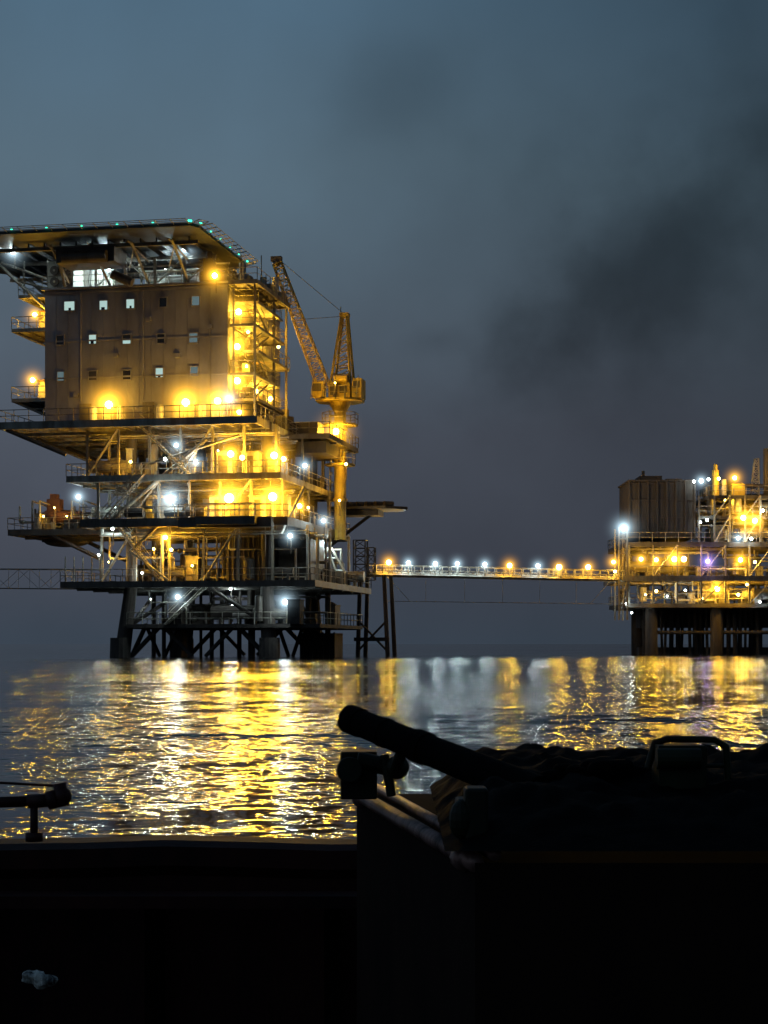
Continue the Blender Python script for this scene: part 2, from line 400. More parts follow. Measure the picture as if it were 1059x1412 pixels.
for k, (xx, yy, h) in enumerate(((1.2, 1, 2.0), (2.2, 5, 1.4), (2.4, 9, 2.2), (1.5, 11, 1.3))):
    w.cyl((xx, yy, zT + .1), (xx, yy, zT + .1 + h), .35, n=12); g.box(xx + .3, xx + .8, yy, yy + 1, zT + .1, zT + .9)
d.box(-2.2, -1.2, -.9, .1, zT + .2, zT + 2.3); d.cyl((-1.7, -.4, zT + 2.3), (-1.7, -.4, zT + 3), .3, n=10)
p = A(392, 560, 14); d.cyl((p.x, 14, zA), (p.x, 14, zA + 2.2), 1.0, n=14); d.box(p.x + 1.2, p.x + 4, 12, 15, zA, zA + 1.4)
d.box(p.x - .4, p.x + .4, 13.8, 14.4, zA + 2.2, zA + 3)
deck(d, rl, 4.02, 8.2, 8, 22, zA - .3, .5); d.box(4.3, 7.4, 10, 18, zA - 2.0, zA - .85)
# ---- left boat deck at level C
deck(d, rl, -23.3, -13.62, 2, 12, zC - .5, .6)
for yy in (2.3, 11.5): d.beam((-13.7, yy, zC - 3.5), (-19, yy, zC - 1.0), .3)
def hull(b, c, L, W_, H):
    n = 14; m = 10; i = len(b.v)
    for a in range(n + 1):
        t = a / n * 2 - 1; s_ = max(0.02, (1 - abs(t) ** 2.6)) ** .5
        for k in range(m):
            ph = 2 * math.pi * k / m; b.v.append((c[0] + t * L / 2, c[1] + math.cos(ph) * W_ / 2 * s_, c[2] + math.sin(ph) * H / 2 * s_ + .15 * t * t))
    for a in range(n):
        for k in range(m): b.f.append((i + a * m + k, i + a * m + (k + 1) % m, i + (a + 1) * m + (k + 1) % m, i + (a + 1) * m + k))
hull(o_, (-18.6, 5, zC + .9), 5, 1.7, 1.4); o_.box(-20.2, -18.8, 4.5, 5.5, zC + 1.4, zC + 2.7); o_.box(-19.9, -19.2, 4.6, 5.4, zC + 2.7, zC + 3.2)
for xx in (-21.2, -20.4, -17, -15.8): g.beam((xx, 3.2, zC - .5), (xx, 3.2, zC + 2.4), .16); g.beam((xx, 3.2, zC + 2.4), (xx + .8, 5.2, zC + 2.0), .13)
equipment(g, d, g, -22.5, -14.2, 3, 9, zC - .5, 2.4, 22, random.Random(33))
hull(d, (-19.0, 7, zC - 1.6), 5, 1.4, .9)
for k in range(6): g.beam((-15.6 + k * .9, -2.2, zD), (-15.6 + k * .9, -2.2, zD + 2.4), .1)
for (xx, yy, h) in ((-18.3, 0, 3.2), (2.8, 2, 3), (1.5, -.5, 2.5)): g.cyl((xx, yy, zT), (xx, yy, zT + h), .05, n=6)
# ---- crane
cl = A(469, 735, 17); cx0 = cl.x; cy0 = 17.0
zcp = A(469, 552, 17).z
y.cyl((cx0, cy0, zC - 1), (cx0, cy0, zcp - 1.2), .62, n=18)
for zz in (zC + 3, zB + 3, zA + 1): y.cyl((cx0, cy0, zz), (cx0, cy0, zz + .3), .78, n=18)
y.cyl((cx0, cy0, zcp - 1.2), (cx0, cy0, zcp - .21), .7, 1.2, n=18)
for k in range(14): g.box(cx0 - 1.1, cx0 - .75, cy0 - .3, cy0 + .3, zC + k * 1.0, zC + k * 1.0 + .06)
for s_ in (-.3, .3): g.beam((cx0 - 1.05, cy0 + s_, zC), (cx0 - 1.05, cy0 + s_, zcp - 1), .07)
for zz, rr_ in ((zcp, 2.6), (A(469, 585, 17).z, 1.9), (A(469, 640, 17).z, 1.6)):
    pts = [(cx0 + rr_ * math.cos(t * math.pi / 4 + .39), cy0 + rr_ * math.sin(t * math.pi / 4 + .39)) for t in range(8)]
    slab(y, pts, zz - .2, zz)
    for k in range(8): rl.rail((*pts[k], zz), (*pts[(k + 1) % 8], zz))
y.box(cx0 - 1.0, cx0 + 1.3, cy0 - 1.2, cy0 + 1.2, zcp + .02, zcp + 1.7); y.box(cx0 + 1.5, cx0 + 2.5, cy0 - 1.2, cy0 + 1.1, zcp + .1, zcp + 2.1)
y.box(cx0 - 2.5, cx0 - 1.32, cy0 - 2.2, cy0 - .9, zcp + .1, zcp + 1.7)
for (xa, xb, za, zb) in ((-2.4, -1.5, .7, 1.5), (1.65, 2.35, 1.1, 1.8), (-.8, -.1, .4, 1.4), (.2, 1.0, .6, 1.3)): d.box(cx0 + xa, cx0 + xb, cy0 - (2.25 if xa < -2 else 1.25), cy0 - (2.203 if xa < -2 else 1.203), zcp + za, zcp + zb)
y.cyl((cx0 - .3, cy0 - 1.6, zcp + 2.0), (cx0 + 1.2, cy0 - 1.6, zcp + 2.0), .4, n=12)
for k in range(5): g.beam((cx0 - 2.6 + k * 1.2, cy0 - 2.3, zcp - .1), (cx0 - 2.4 + k * 1.2, cy0 - 2.2, zcp + 2.2), .07)
zg = A(475, 436, 17).z; gx = A(475, 436, 17).x
for sy in (-1, 1):
    ba, ta = Vector((cx0 - .8, cy0 + sy, zcp + 1.7)), Vector((gx - .25, cy0 + sy * .4, zg)); bb_, tb = Vector((cx0 + 1.3, cy0 + sy, zcp + 1.7)), Vector((gx + .3, cy0 + sy * .4, zg))
    y.beam(ba, ta, .2); y.beam(bb_, tb, .2)
    for j in range(8):
        t, t2 = j / 8, (j + 1) / 8
        y.beam(ba.lerp(ta, t), bb_.lerp(tb, t), .08); y.beam(ba.lerp(ta, t), bb_.lerp(tb, t2), .07)
y.box(gx - .45, gx + .5, cy0 - .5, cy0 + .5, zg - .1, zg + .3); g.beam((gx - .4, cy0, zg + .3), (gx - .4, cy0, zg + 1.0), .07)
bt = A(382, 362, 11); bb = Vector((cx0 - 1.5, cy0 - 1, zcp + 1.2))
y.truss(bb, bt, 1.25, .85, 22, .10)
d.sph(bt, .42); d.box(bt.x - .6, bt.x + .5, bt.y - .3, bt.y + .3, bt.z + .1, bt.z + .6)
for s_ in (-.3, .3): g.cyl((gx, cy0 + s_, zg + .2), bt + Vector((.2, s_, .3)), .03, n=5)
g.cyl((gx, cy0, zg), bb.lerp(bt, .55), .03, n=5)
hk = A(380, 405, 11)
g.cyl(bt, (bt.x - .2, bt.y, hk.z), .05, n=5); d.cyl((bt.x - .2, bt.y, hk.z + .7), (bt.x - .2, bt.y, hk.z - .1), .25, n=10); d.cyl((bt.x - .2, bt.y, hk.z - .1), (bt.x - .2, bt.y, hk.z - .7), .08, n=8)
# ---- cantilevered laydown platform
p = A(482, 700, 22); q = A(562, 700, 22)
slab(d, [(p.x - 2, 20), (q.x - 2, 20), (q.x, 22), (q.x - 1, 25), (p.x - 2, 25)], p.z - .3, p.z)
slab(d, [(p.x - 2, 21), (q.x - 3, 21), (q.x - 3, 24), (p.x - 2, 24)], p.z - .9, p.z - .31)
for k in range(5): d.cyl((p.x + k * 1.0, 21, p.z + .3), (p.x + k * 1.0 + .7, 22, p.z + .35), .28, n=8)
d.beam((p.x - 2, 22, p.z - 4), (q.x - 4, 22, p.z - .8), .25)
d.truss(A(497, 800, 24), A(497, 745, 24), 1.3, 1.3, 5, .09); d.truss(A(512, 800, 24), A(512, 755, 24), .8, .8, 4, .08)
lb = MB(); a = Vector((-16, 8, zD + .6)); b = Vector((-50, 12, zD + 1.2)); lb.truss(a, b, 2.0, 2.0, 14, .05, Vector((0, 1, 0)))
lb.obj('left_bridge_truss', M_grey, plat)
g.obj('structural_steel', M_grey, plat); d.obj('dark_steel', M_dark, plat); w.obj('pale_equipment', M_white, plat)
rl.obj('handrails', M_grey, plat); ru.obj('jacket_legs', M_rust, plat); o_.obj('lifeboat_and_shelters', M_orange, plat)
y.obj('pedestal_crane', M_yel, plat)

LM = [
 (150, 558, -2.2, 'a', 480, .42, 3.0), (256, 555, -2.2, 'a', 480, .42, 3.0), (300, 553, -2.0, 'a', 350, .38, 2.6), (316, 550, -1.6, 'w', 220, .26, 1.6), (330, 568, -1, 'a', 600, .28, 1.8),
 (329, 430, 1.2, 'a', 600, .34, 2.3), (327, 478, 1.0, 'a', 600, .34, 2.3), (327, 525, 1.0, 'a', 600, .36, 2.4), (296, 380, -1.2, 'a', 180, .30, 2.0),
 (353, 450, 8, 'a', 500, .26, 1.6), (372, 463, 12, 'a', 400, .22, 1.4), (355, 494, 8, 'a', 500, .26, 1.6), (384, 478, 13.6, 'a', 300, .18, 1.1), (354, 540, 8, 'a', 650, .28, 1.7), (373, 550, 12, 'a', 650, .28, 1.7),
 (346, 395, 8, 'a', 450, .16, 1.3), (340, 505, 4, 'a', 400, .16, 0), (342, 458, 4, 'a', 350, .16, 0),
 (180, 637, -1.8, 'a', 400, .17, .9), (318, 626, -2.4, 'a', 1300, .36, 2.3), (334, 631, -2.4, 'a', 500, .28, 0), (378, 628, -2.2, 'a', 1300, .38, 2.5), (391, 633, -1, 'a', 500, .28, 0),
 (316, 687, -2.6, 'a', 2300, .52, 3.4), (376, 685, -2.6, 'a', 1800, .46, 3.0), (413, 698, 2, 'a', 550, .28, 1.6), (228, 741, -1.2, 'a', 500, .24, 1.4), (236, 758, -1.2, 'a', 450, .18, 0), (212, 757, 2, 'a', 400, .14, .9),
 (463, 595, 15.2, 'a', 1000, .40, 2.6), (477, 640, 15, 'a', 400, .16, 0), (468, 690, 14, 'a', 400, .14, 0), (462, 528, 13.6, 'a', 260, .1, 0), (352, 700, 1, 'a', 600, .18, 0), (300, 640, 2, 'a', 500, .16, 0), (265, 780, 1, 'a', 450, .12, 0), (425, 700, 6, 'a', 350, .14, 0), (140, 640, 3, 'a', 350, .12, 0), (215, 700, 5, 'a', 400, .12, 0), (150, 775, 1, 'a', 250, .1, 0),
 (48, 434, 1.6, 'a', 400, .26, 1.5), (45, 524, 1.6, 'a', 400, .28, 1.6), (56, 548, 3, 'a', 200, .14, 0), (92, 712, 3.5, 'a', 70, .1, 0), (60, 712, 3.0, 'a', 60, .1, 0), (75, 700, 3.0, 'a', 40, .09, 0),
 (18, 347, -2, 'w', 250, .26, 1.8), (140, 368, 1.6, 'w', 1000, .28, 2.0), (150, 372, 1.8, 'w', 600, .2, 0), (255, 343, 1.0, 'w', 600, .30, 1.8), (200, 345, 1.6, 'w', 450, .12, .8), (228, 372, 4, 'w', 280, .1, 0), (185, 350, 5, 'w', 350, .1, 0),
 (243, 614, -2.2, 'w', 180, .2, 1.4), (228, 633, -2.2, 'w', 160, .2, 0), (270, 637, -2.2, 'w', 200, .22, 1.4), (235, 688, -3.3, 'w', 750, .38, 2.2), (108, 685, 1.5, 'w', 250, .22, 1.5),
 (420, 642, 4, 'w', 200, .22, 1.4), (446, 718, 6, 'w', 200, .2, 1.4), (400, 739, -2.8, 'w', 320, .22, 1.4), (393, 830, -1.2, 'w', 550, .28, 1.8), (245, 823, -1.0, 'w', 400, .22, 1.4),
 (155, 729, -1.5, 'w', 200, .16, .9), (136, 765, -1.5, 'w', 180, .13, .8), (318, 812, 1, 'w', 300, .14, .8), (300, 622, 2, 'w', 200, .14, 0), (196, 790, -.8, 'w', 220, .12, .8), (455, 750, 13.5, 'w', 600, .14, .9), (160, 700, 0, 'w', 150, .1, .6),
 (320, 835, 3, 'w', 200, .09, 0), (208, 826, 4, 'w', 150, .08, 0),
]
hous = MB()
for (px, py, ly, k, pw, s, h) in LM:
    p = A(px, py, ly); lamp(plat, p, k, pw, s, h)
    hous.box(p.x - s, p.x + s, p.y + s * 1.1, p.y + s * 1.6, p.z - s, p.z + s); hous.beam((p.x, p.y + s * 1.7, p.z), (p.x, p.y + s * 1.7, p.z - 1.6), .07)
hous.obj('lamp_housings', M_dark, plat)

# ============================================================ RIGHT PLATFORM
FR = Frame(45.0, 210.0, 0.0)
B = FR.at
rp = empty('satellite_oil_platform', (45.0, 210.0, 0), 0)
g, d, w, rl, ru, y = MB(), MB(), MB(), MB(), MB(), MB()
def rx(px, ly=0): return B(px, 800, ly).x
def rz(py, ly=0): return B(800, py, ly).z
X0, X1 = rx(855), rx(1130)
deck(g, rl, X0, X1, -2, 16, rz(795), .6); deck(d, rl, rx(862), X1, -1, 16, rz(748), .6)
deck(d, rl, rx(862), X1, 0, 15, rz(832), .5)
# clad module: rectangular box with frame stiffeners, flat roof, roof plant and louvres
blk = MB(); zr = rz(664)
blk.box(rx(868), rx(958), 0, 9, rz(742), zr)
for k in range(8):
    px = 868 + 90 * k / 7; blk.box(rx(px) - .09, rx(px) + .09, -.16, -.003, rz(742), zr)
for py in (738, 714, 690, 667): blk.box(rx(868) + .1, rx(958) - .1, -.11, -.004, rz(py), rz(py) + .12)
blk.box(rx(866), rx(960), -.3, 9.2, zr + .004, zr + .2)
blk.box(rx(884), rx(915), 1, 5, zr + .21, rz(655)); blk.box(rx(922), rx(944), 2, 6, zr + .21, rz(658)); blk.cyl((rx(892), 3, rz(655)), (rx(892), 3, rz(646)), .2, n=8)
blk.obj('clad_module', paint('module_cladding', (0.115, 0.095, 0.082), (0.085, 0.068, 0.058), scale=.25, spec=.1, rough=.9), rp)
lv = MB()
for k in range(9): lv.box(rx(904), rx(920), -.1, -.06, rz(734) + k * .18, rz(734) + k * .18 + .1)
lv.box(rx(878), rx(884), -.09, -.05, rz(742), rz(718)); lv.obj('module_louvres', M_dark, rp)
for (py0, py1, n, sd) in ((748, 712, 32, 4), (795, 752, 50, 8), (832, 800, 44, 12), (712, 684, 30, 14)):
    z0, z1 = rz(py0), rz(py1); xa = rx(962) if py1 < 740 else rx(866)
    equipment(g, d, w, xa, X1, -.6, 10, z0, z1 - z0, n, random.Random(sd))
    for kk in range(9):
        xx = xa + (X1 - xa) * kk / 8
        for yy in (-1, 8): g.box(xx - .1, xx + .1, yy - .1, yy + .1, z0, z1)
        if kk % 2: g.beam((xx, -1.1, z0), (xx + (X1 - xa) / 8, -1.1, z1), .12)
deck(d, rl, rx(960), X1, -1, 14, rz(712), .4); deck(d, rl, rx(975), X1, -1, 14, rz(684), .4)
equipment(g, d, w, rx(980), X1, 0, 8, rz(684), 2.4, 16, random.Random(77))
y.cyl((rx(991), 2, rz(684)), (rx(991), 2, rz(646)), .42, n=14); y.cyl((rx(991), 2, rz(646)), (rx(991), 2, rz(638)), .25, n=10)
w.cyl((rx(1003), 2, rz(684)), (rx(1003), 2, rz(659)), .3, n=12); y.box(rx(1012), rx(1030), 1, 4, rz(684), rz(666))
y.box(rx(1040), rx(1052), 1, 4, rz(712), rz(692)); d.cyl((rx(1068), 3, rz(684)), (rx(1068), 3, rz(615)), .7, n=12)
w.truss((rx(1055), 6, rz(684)), (rx(1058), 6, rz(625)), 1.0, .5, 9, .08)
for px in (851, 862):
    for ly in (-1.8, 2): g.box(rx(px) - .1, rx(px) + .1, ly - .1, ly + .1, rz(855), rz(728))
for py in (745, 765, 815, 835): g.box(rx(851), rx(862), -1.95, -1.75, rz(py), rz(py) + .15)
g.beam((rx(851), -1.8, rz(795)), (rx(862), -1.8, rz(750)), .1); g.beam((rx(851), -1.8, rz(850)), (rx(862), -1.8, rz(800)), .1)
for px in (900, 990, 1075):
    for ly in (1, 13): ru.cyl((rx(px) , ly, -2), (rx(px), ly, rz(832)), .75, n=14)
for px in range(896, 1062, 8): ru.cyl((rx(px) + R.uniform(-.1, .1), 5 + R.uniform(-2, 2), -2), (rx(px), 5, rz(832)), R.uniform(.16, .3), n=8)
ru.box(rx(893), rx(1080), 6, 10, rz(865), rz(838)); ru.cyl((rx(893), 1, rz(872)), (rx(1080), 1, rz(872)), .25, n=8)
ru.box(rx(893), rx(1080), 7, 9, -1, .9)
for o, nm, m in ((g, 'structural_steel', M_grey), (d, 'dark_steel', M_dark), (w, 'pale_equipment', M_white), (rl, 'handrails', M_grey), (ru, 'jacket_legs', M_rust), (y, 'yellow_equipment', M_yel)):
    o.obj(nm, m, rp)
RL = [(860, 728, -3.2, 'w', 120, .36, 2.3), (967, 663, -1, 'w', 150, .28, 1.5), (957, 664, -1.5, 'w', 30, .2, 0), (977, 661, -1, 'w', 150, .2, 0), (1013, 659, 0, 'a', 600, .28, 1.7), (991, 660, 0, 'a', 400, .22, 0),
 (1025, 714, -1.6, 'a', 900, .36, 2.2), (1041, 718, -1.6, 'a', 900, .36, 2.2), (1052, 704, -1.6, 'w', 180, .2, 1.2), (975, 717, -1.6, 'w', 120, .2, 1.2), (966, 720, -1.6, 'w', 30, .15, 0), (1018, 742, -1.6, 'w', 200, .24, 1.4), (1036, 743, -1.6, 'w', 200, .22, 0),
 (884, 771, -1.6, 'a', 500, .28, 1.6), (905, 772, -1.2, 'a', 600, .28, 1.4), (930, 771, -.9, 'a', 1000, .38, 2.4), (943, 771, -.9, 'a', 1000, .38, 0), (976, 774, -2.2, 'p', 1200, .34, 1.8), (1021, 772, -1.2, 'a', 800, .32, 1.9), (1041, 775, -1.2, 'a', 450, .2, 0),
 (846, 775, -2, 'a', 450, .26, 1.5), (848, 788, -2, 'a', 300, .2, 0), (864, 833, -1.6, 'w', 200, .2, 1.3), (871, 845, -1.6, 'w', 120, .14, .8), (905, 815, -.5, 'a', 400, .2, 1.2), (945, 814, -.5, 'w', 180, .15, 0), (989, 812, -.6, 'a', 1000, .36, 2.1), (1018, 820, -.5, 'a', 500, .22, 1.3), (1030, 806, -.5, 'a', 350, .18, 0), (1048, 830, -.5, 'w', 180, .14, .9), (920, 822, 0, 'w', 120, .12, .7), (968, 825, 0, 'a', 250, .14, .8), (1000, 690, 0, 'a', 500, .16, 0), (890, 820, 0, 'a', 200, .12, 0)]
for (px, py, ly, k, pw, s, h) in RL: lamp(rp, B(px, py, ly), k, pw * .62, s, h)

# ============================================================ LINK BRIDGE
br = empty('link_bridge'); b = MB(); bl = MB()
a0 = Vector(((510 - CX) / F * 194, 194, 9.0)); a1 = Vector(((856 - CX) / F * 209.5, 209.5, 9.0))
dirv = (a1 - a0).normalized(); nrm = Vector((-dirv.y, dirv.x, 0))
Lb = (a1 - a0).length; N = 28
for off in (-.8, .8):
    p, q = a0 + nrm * off, a1 + nrm * off
    b.beam(p, q, .26); b.beam(p + Vector((0, 0, 1.1)), q + Vector((0, 0, 1.1)), .08); b.beam(p + Vector((0, 0, .6)), q + Vector((0, 0, .6)), .05)
    for k in range(N + 1):
        c = p.lerp(q, k / N); b.beam(c, c + Vector((0, 0, 1.1)), .08)
        if k < N: c2 = p.lerp(q, (k + 1) / N); b.beam(c, c2 + Vector((0, 0, .6)), .04)
for k in range(N * 2 + 1):
    c = a0.lerp(a1, k / (N * 2)); b.beam(c - nrm * .8, c + nrm * .8, .14)
b.cyl(a0 + Vector((0, 0, .25)) , a1 + Vector((0, 0, .25)), .16, n=8)
lo = Vector((0, 0, -2.9))
s0, s1 = a0.lerp(a1, .06), a0.lerp(a1, .96)
bl.beam(s0 + lo, s1 + lo, .05)
for k in range(7):
    c = s0.lerp(s1, k / 6); bl.beam(c, c + lo, .03)
bl.beam(s0, s0.lerp(s1, .1) + lo, .04); bl.beam(s1, s1.lerp(s0, .1) + lo, .04)
b.obj('walkway', M_grey, br); bl.obj('lower_chord', M_grey, br)
lp = MB()
for (px, k, s) in ((531, 'a', .32), (558, 'w', .24), (595, 'w', .26), (625, 'w', .24), (663, 'w', .24), (697, 'a', .32), (736, 'w', .26), (765, 'a', .38), (805, 'a', .34)):
    t = ((px - CX) / F * a0.y - a0.x) / ((a1.x - a0.x) - (px - CX) / F * (a1.y - a0.y)); c = a0.lerp(a1, t) - nrm * .9
    lp.beam(c, c + Vector((0, 0, 1.3)), .08)
    c = c + Vector((0, -.15, 0)); pw = 620 if k == 'a' else 480
    c.z = 10.35 + R.uniform(-.05, .1); lamp(br, c, k, pw, s, 1.5 if k == 'a' else 1.4)
c = a0.lerp(a1, .73); lp.box(c.x - .5, c.x + .5, c.y - .9, c.y - .1, 9.2, 10.0)
lp.obj('lamp_posts', M_grey, br)

# ============================================================ SEA
sea = MB(); sea.v = [(-6000, -200, 0), (6000, -200, 0), (6000, 14000, 0), (-6000, 14000, 0)]; sea.f = [(0, 1, 2, 3)]
m, nt, out_ = newmat('sea_water')
pb = nt.nodes.new('ShaderNodeBsdfPrincipled'); pb.inputs['Base Color'].default_value = (0.006, 0.008, 0.009, 1)
pb.inputs['Roughness'].default_value = 0.06; pb.inputs['IOR'].default_value = 1.33
geo = nt.nodes.new('ShaderNodeNewGeometry')
acc = None
# wave-slope spectrum: long swell bands, wind waves, chop, ripples   (x freq, y freq, slope x, slope y, octaves)
for (sx, sy, ax_, ay_, det) in ((.018, .055, .05, .20, 2), (.07, .20, .10, .30, 2), (.25, .55, .20, .34, 2), (1.2, 2.2, .30, .44, 2), (4.6, 7.0, .44, .58, 2), (12.0, 14.0, .14, .18, 2)):
    mp = nt.nodes.new('ShaderNodeMapping'); mp.inputs['Scale'].default_value = (sx, sy, 1); mp.inputs['Rotation'].default_value = (0, 0, R.uniform(-.18, .18)); mp.inputs['Location'].default_value = (R.uniform(0, 50), R.uniform(0, 50), 0)
    nz = nt.nodes.new('ShaderNodeTexNoise'); nz.inputs['Scale'].default_value = 1; nz.inputs['Detail'].default_value = det
    sb = nt.nodes.new('ShaderNodeVectorMath'); sb.operation = 'SUBTRACT'; sb.inputs[1].default_value = (.5, .5, .5)
    ml = nt.nodes.new('ShaderNodeVectorMath'); ml.operation = 'MULTIPLY'; ml.inputs[1].default_value = (ax_, ay_, 0)
    nt.links.new(geo.outputs['Position'], mp.inputs[0]); nt.links.new(mp.outputs[0], nz.inputs['Vector'])
    nt.links.new(nz.outputs['Color'], sb.inputs[0]); nt.links.new(sb.outputs[0], ml.inputs[0])
    if acc is None: acc = ml.outputs[0]
    else:
        ad = nt.nodes.new('ShaderNodeVectorMath'); ad.operation = 'ADD'; nt.links.new(acc, ad.inputs[0]); nt.links.new(ml.outputs[0], ad.inputs[1]); acc = ad.outputs[0]
ad = nt.nodes.new('ShaderNodeVectorMath'); ad.operation = 'ADD'; ad.inputs[1].default_value = (0, 0, 1); nt.links.new(acc, ad.inputs[0])
nm = nt.nodes.new('ShaderNodeVectorMath'); nm.operation = 'NORMALIZE'; nt.links.new(ad.outputs[0], nm.inputs[0])
nt.links.new(nm.outputs[0], pb.inputs['Normal']); nt.links.new(pb.outputs[0], out_.inputs[0])
sea.obj('sea_water', m)

def lin(h):
    c = [int(h[i:i + 2], 16) / 255 for i in (0, 2, 4)]
    return tuple(((x + .055) / 1.055) ** 2.4 if x > .04 else x / 12.92 for x in c) + (1,)

# ============================================================ FOREGROUND BOAT
M_bul = paint('dark_red_paint', (0.040, 0.012, 0.010), (0.014, 0.006, 0.006), rough=.6, scale=6, spec=.1, bump=.3)
M_blk = paint('black_rubber', (0.0035, 0.0028, 0.0025), (0.0018, 0.0015, 0.0014), rough=.8, scale=9, spec=.04, bump=.4)
M_crate = paint('crate_brown', (0.022, 0.013, 0.010), (0.013, 0.008, 0.007), rough=.85, scale=5, spec=.03)
M_edge = paint('worn_metal_edge', (0.24, 0.14, 0.12), (0.025, 0.012, 0.010), rough=.42, metal=.4, scale=14, spec=.4, bump=.4)
M_grn = paint('dark_green_paint', (0.014, 0.020, 0.008), (0.005, 0.005, 0.003), rough=.5, scale=12, spec=.2)
M_redp = paint('mooring_red', (0.045, 0.012, 0.010), (0.018, 0.007, 0.006), rough=.5, scale=12, spec=.2)
M_bag = paint('clear_plastic', (0.8, 0.8, 0.72), (0.006, 0.006, 0.006), rough=.2, scale=34, spec=.6, bump=.6)
def wp(px, py, D): return Vector(((px - CX) / F * D, D, EYE + (HZ - py) / F * D))
boat = empty('crew_boat')
bu = MB(); n = 24
prev = None
prof = [(4.62, -.10), (4.62, -.008), (4.58, 0), (4.46, 0), (4.42, -.012), (4.42, -.06), (4.46, -.09), (4.46, -1.2)]
for i in range(n + 1):
    x = -1.6 + 5.0 * i / n; zt = wp(200, 1162, 4.5).z + .010 * math.cos(x * 2.2 + 1.4) + .004 * math.sin(x * 9)
    idx = len(bu.v); bu.v += [(x, a + .03 * x, zt + b_) for a, b_ in prof]
    if prev is not None:
        for k in range(len(prof) - 1): bu.f.append((prev + k, idx + k, idx + k + 1, prev + k + 1))
    prev = idx
bu.obj('bulwark', M_bul, boat)
dk = MB(); dk.box(-1.8, 3.5, -1, 4.5, .1, .14)
dk.box(-1.6, 3.4, 4.60, 4.68, -.4, wp(0, 1200, 4.6).z)
for k in range(6): dk.box(-1.5 + k * .45, -1.46 + k * .45, 4.36, 4.45, .14, wp(0, 1240, 4.4).z)
dk.obj('deck', M_blk, boat)
rb_ = MB(); rb_.box(-1.6, .1, 4.25, 4.34, wp(0, 1232, 4.3).z - .03, wp(0, 1232, 4.3).z); rb_.obj('rubbing_strake', M_bul, boat)
mr = MB(); D = 4.35
mr.cyl(wp(-60, 1108, D), wp(40, 1105, D), .014, n=14); mr.cyl(wp(38, 1105, D), wp(74, 1103, D), .018, .016, n=14)
mr.cyl(wp(66, 1104, D), wp(78, 1101, D), .024, n=16); mr.sph(wp(86, 1098, D), .024, 14, 10)
mr.cyl(wp(82, 1080, D), wp(87, 1112, D), .017, n=12)
mr.cyl(wp(47, 1108, D), wp(47, 1160, D), .010, n=10); mr.cyl(wp(47, 1148, D), wp(47, 1160, D), .022, n=12)
mr.cyl(wp(-60, 1076, D), wp(84, 1084, D), .0035, n=6)
mr.obj('mooring_roller', M_redp, None, True)
cr = empty('deck_equipment_crate')
z0 = EYE - 302 / F * 2.6
Pn = wp(655, 1190, 2.6); Pf = wp(492, 1096, 3.8)
c = MB(); i = 0
rt = 1.3
c.v = [(Pn.x, Pn.y, z0), (Pn.x + rt, Pn.y, z0), (Pf.x + rt, Pf.y, z0), (Pf.x, Pf.y, z0)]
c.v += [(a, b_, .14) for a, b_, _ in c.v]
c.f = [(0, 1, 2, 3), (0, 4, 5, 1), (1, 5, 6, 2), (2, 6, 7, 3), (3, 7, 4, 0)]
c.obj('body', M_crate, cr)
e = MB(); e.cyl((Pf.x, Pf.y, z0), (Pn.x, Pn.y, z0), .014, n=14)
e.cyl((Pf.x + .045, Pf.y, z0 + .012), (Pn.x + .03, Pn.y, z0 + .012), .010, n=12)
for t in (.06, .93):
    q = Pf.lerp(Pn, t); e.cyl(q + Vector((-.004, 0, -.002)), q + (Pn - Pf).normalized() * .03 + Vector((-.004, 0, -.002)), .018, n=12)
e.obj('edge_rail', M_edge, cr, True)
lt = MB()
for (pa, pb_, D_) in (((628, 1100), (650, 1150), 2.75), ((640, 1085), (672, 1170), 2.7)):
    p, q = wp(*pa, D_), wp(*pb_, D_); lt.box(p.x, q.x, D_ - .03, D_ + .03, q.z, p.z)
lt.sph(wp(635, 1130, 2.68), .018, 12, 8, (1, 1, 1.7))
ob = lt.obj('latch', M_grn, cr, False); bv = ob.modifiers.new('b', 'BEVEL'); bv.width = .005; bv.segments = 2
tp = MB(); nx, ny = 100, 60
for j in range(ny + 1):
    for i in range(nx + 1):
        x = .13 + 1.25 * i / nx; yy = 2.58 + 1.1 * j / ny
        base = z0 + .02
        hgt = .072 * min(1, j / 18) * min(1, i / 7)
        nn_ = mnoise.fractal(Vector((x * 7, yy * 5, 2.2)), 1.0, 2.0, 4)
        ridge = abs(mnoise.noise(Vector((x * 16, yy * 9, 5)))) + .5 * abs(mnoise.noise(Vector((x * 38, yy * 26, 5))))
        tp.v.append((x - .04 * (1 - j / ny) + (yy - 2.58) * -.03, yy, base + hgt * (1 + .35 * nn_) + .02 * ridge * min(1, j / 9)))
for j in range(ny):
    for i in range(nx):
        a = j * (nx + 1) + i; tp.f.append((a, a + 1, a + nx + 2, a + nx + 1))
tp.obj('black_tarpaulin', M_blk, None, True)
pi = empty('deck_pipe_fitting'); pm = MB()
pA, pB = wp(484, 992, 3.35), wp(742, 1094, 2.95)
ax = (pB - pA).normalized()
pm.cyl(pA, pB, .0255, .031, n=28)
pm.cyl(pA - ax * .006, pA + ax * .03, .028, n=28)
pm.cyl(pA + ax * .10, pA + ax * .112, .0285, n=28); pm.cyl(pA + ax * .2, pA + ax * .23, .031, n=28)
pm.obj('pipe', M_blk, pi)
pk = MB()
p = wp(470, 1035, 3.5); q = wp(520, 1100, 3.5); pk.box(p.x, q.x, 3.46, 3.54, q.z, p.z)
pk.cyl(wp(492, 1048, 3.42), wp(556, 1062, 3.42), .018, n=16); pk.sph(wp(548, 1058, 3.4), .024, 14, 10)
pk.cyl(wp(482, 1062, 3.40), wp(482, 1062, 3.56), .026, n=18); pk.cyl(wp(530, 1040, 3.4), wp(540, 1098, 3.4), .010, n=10)
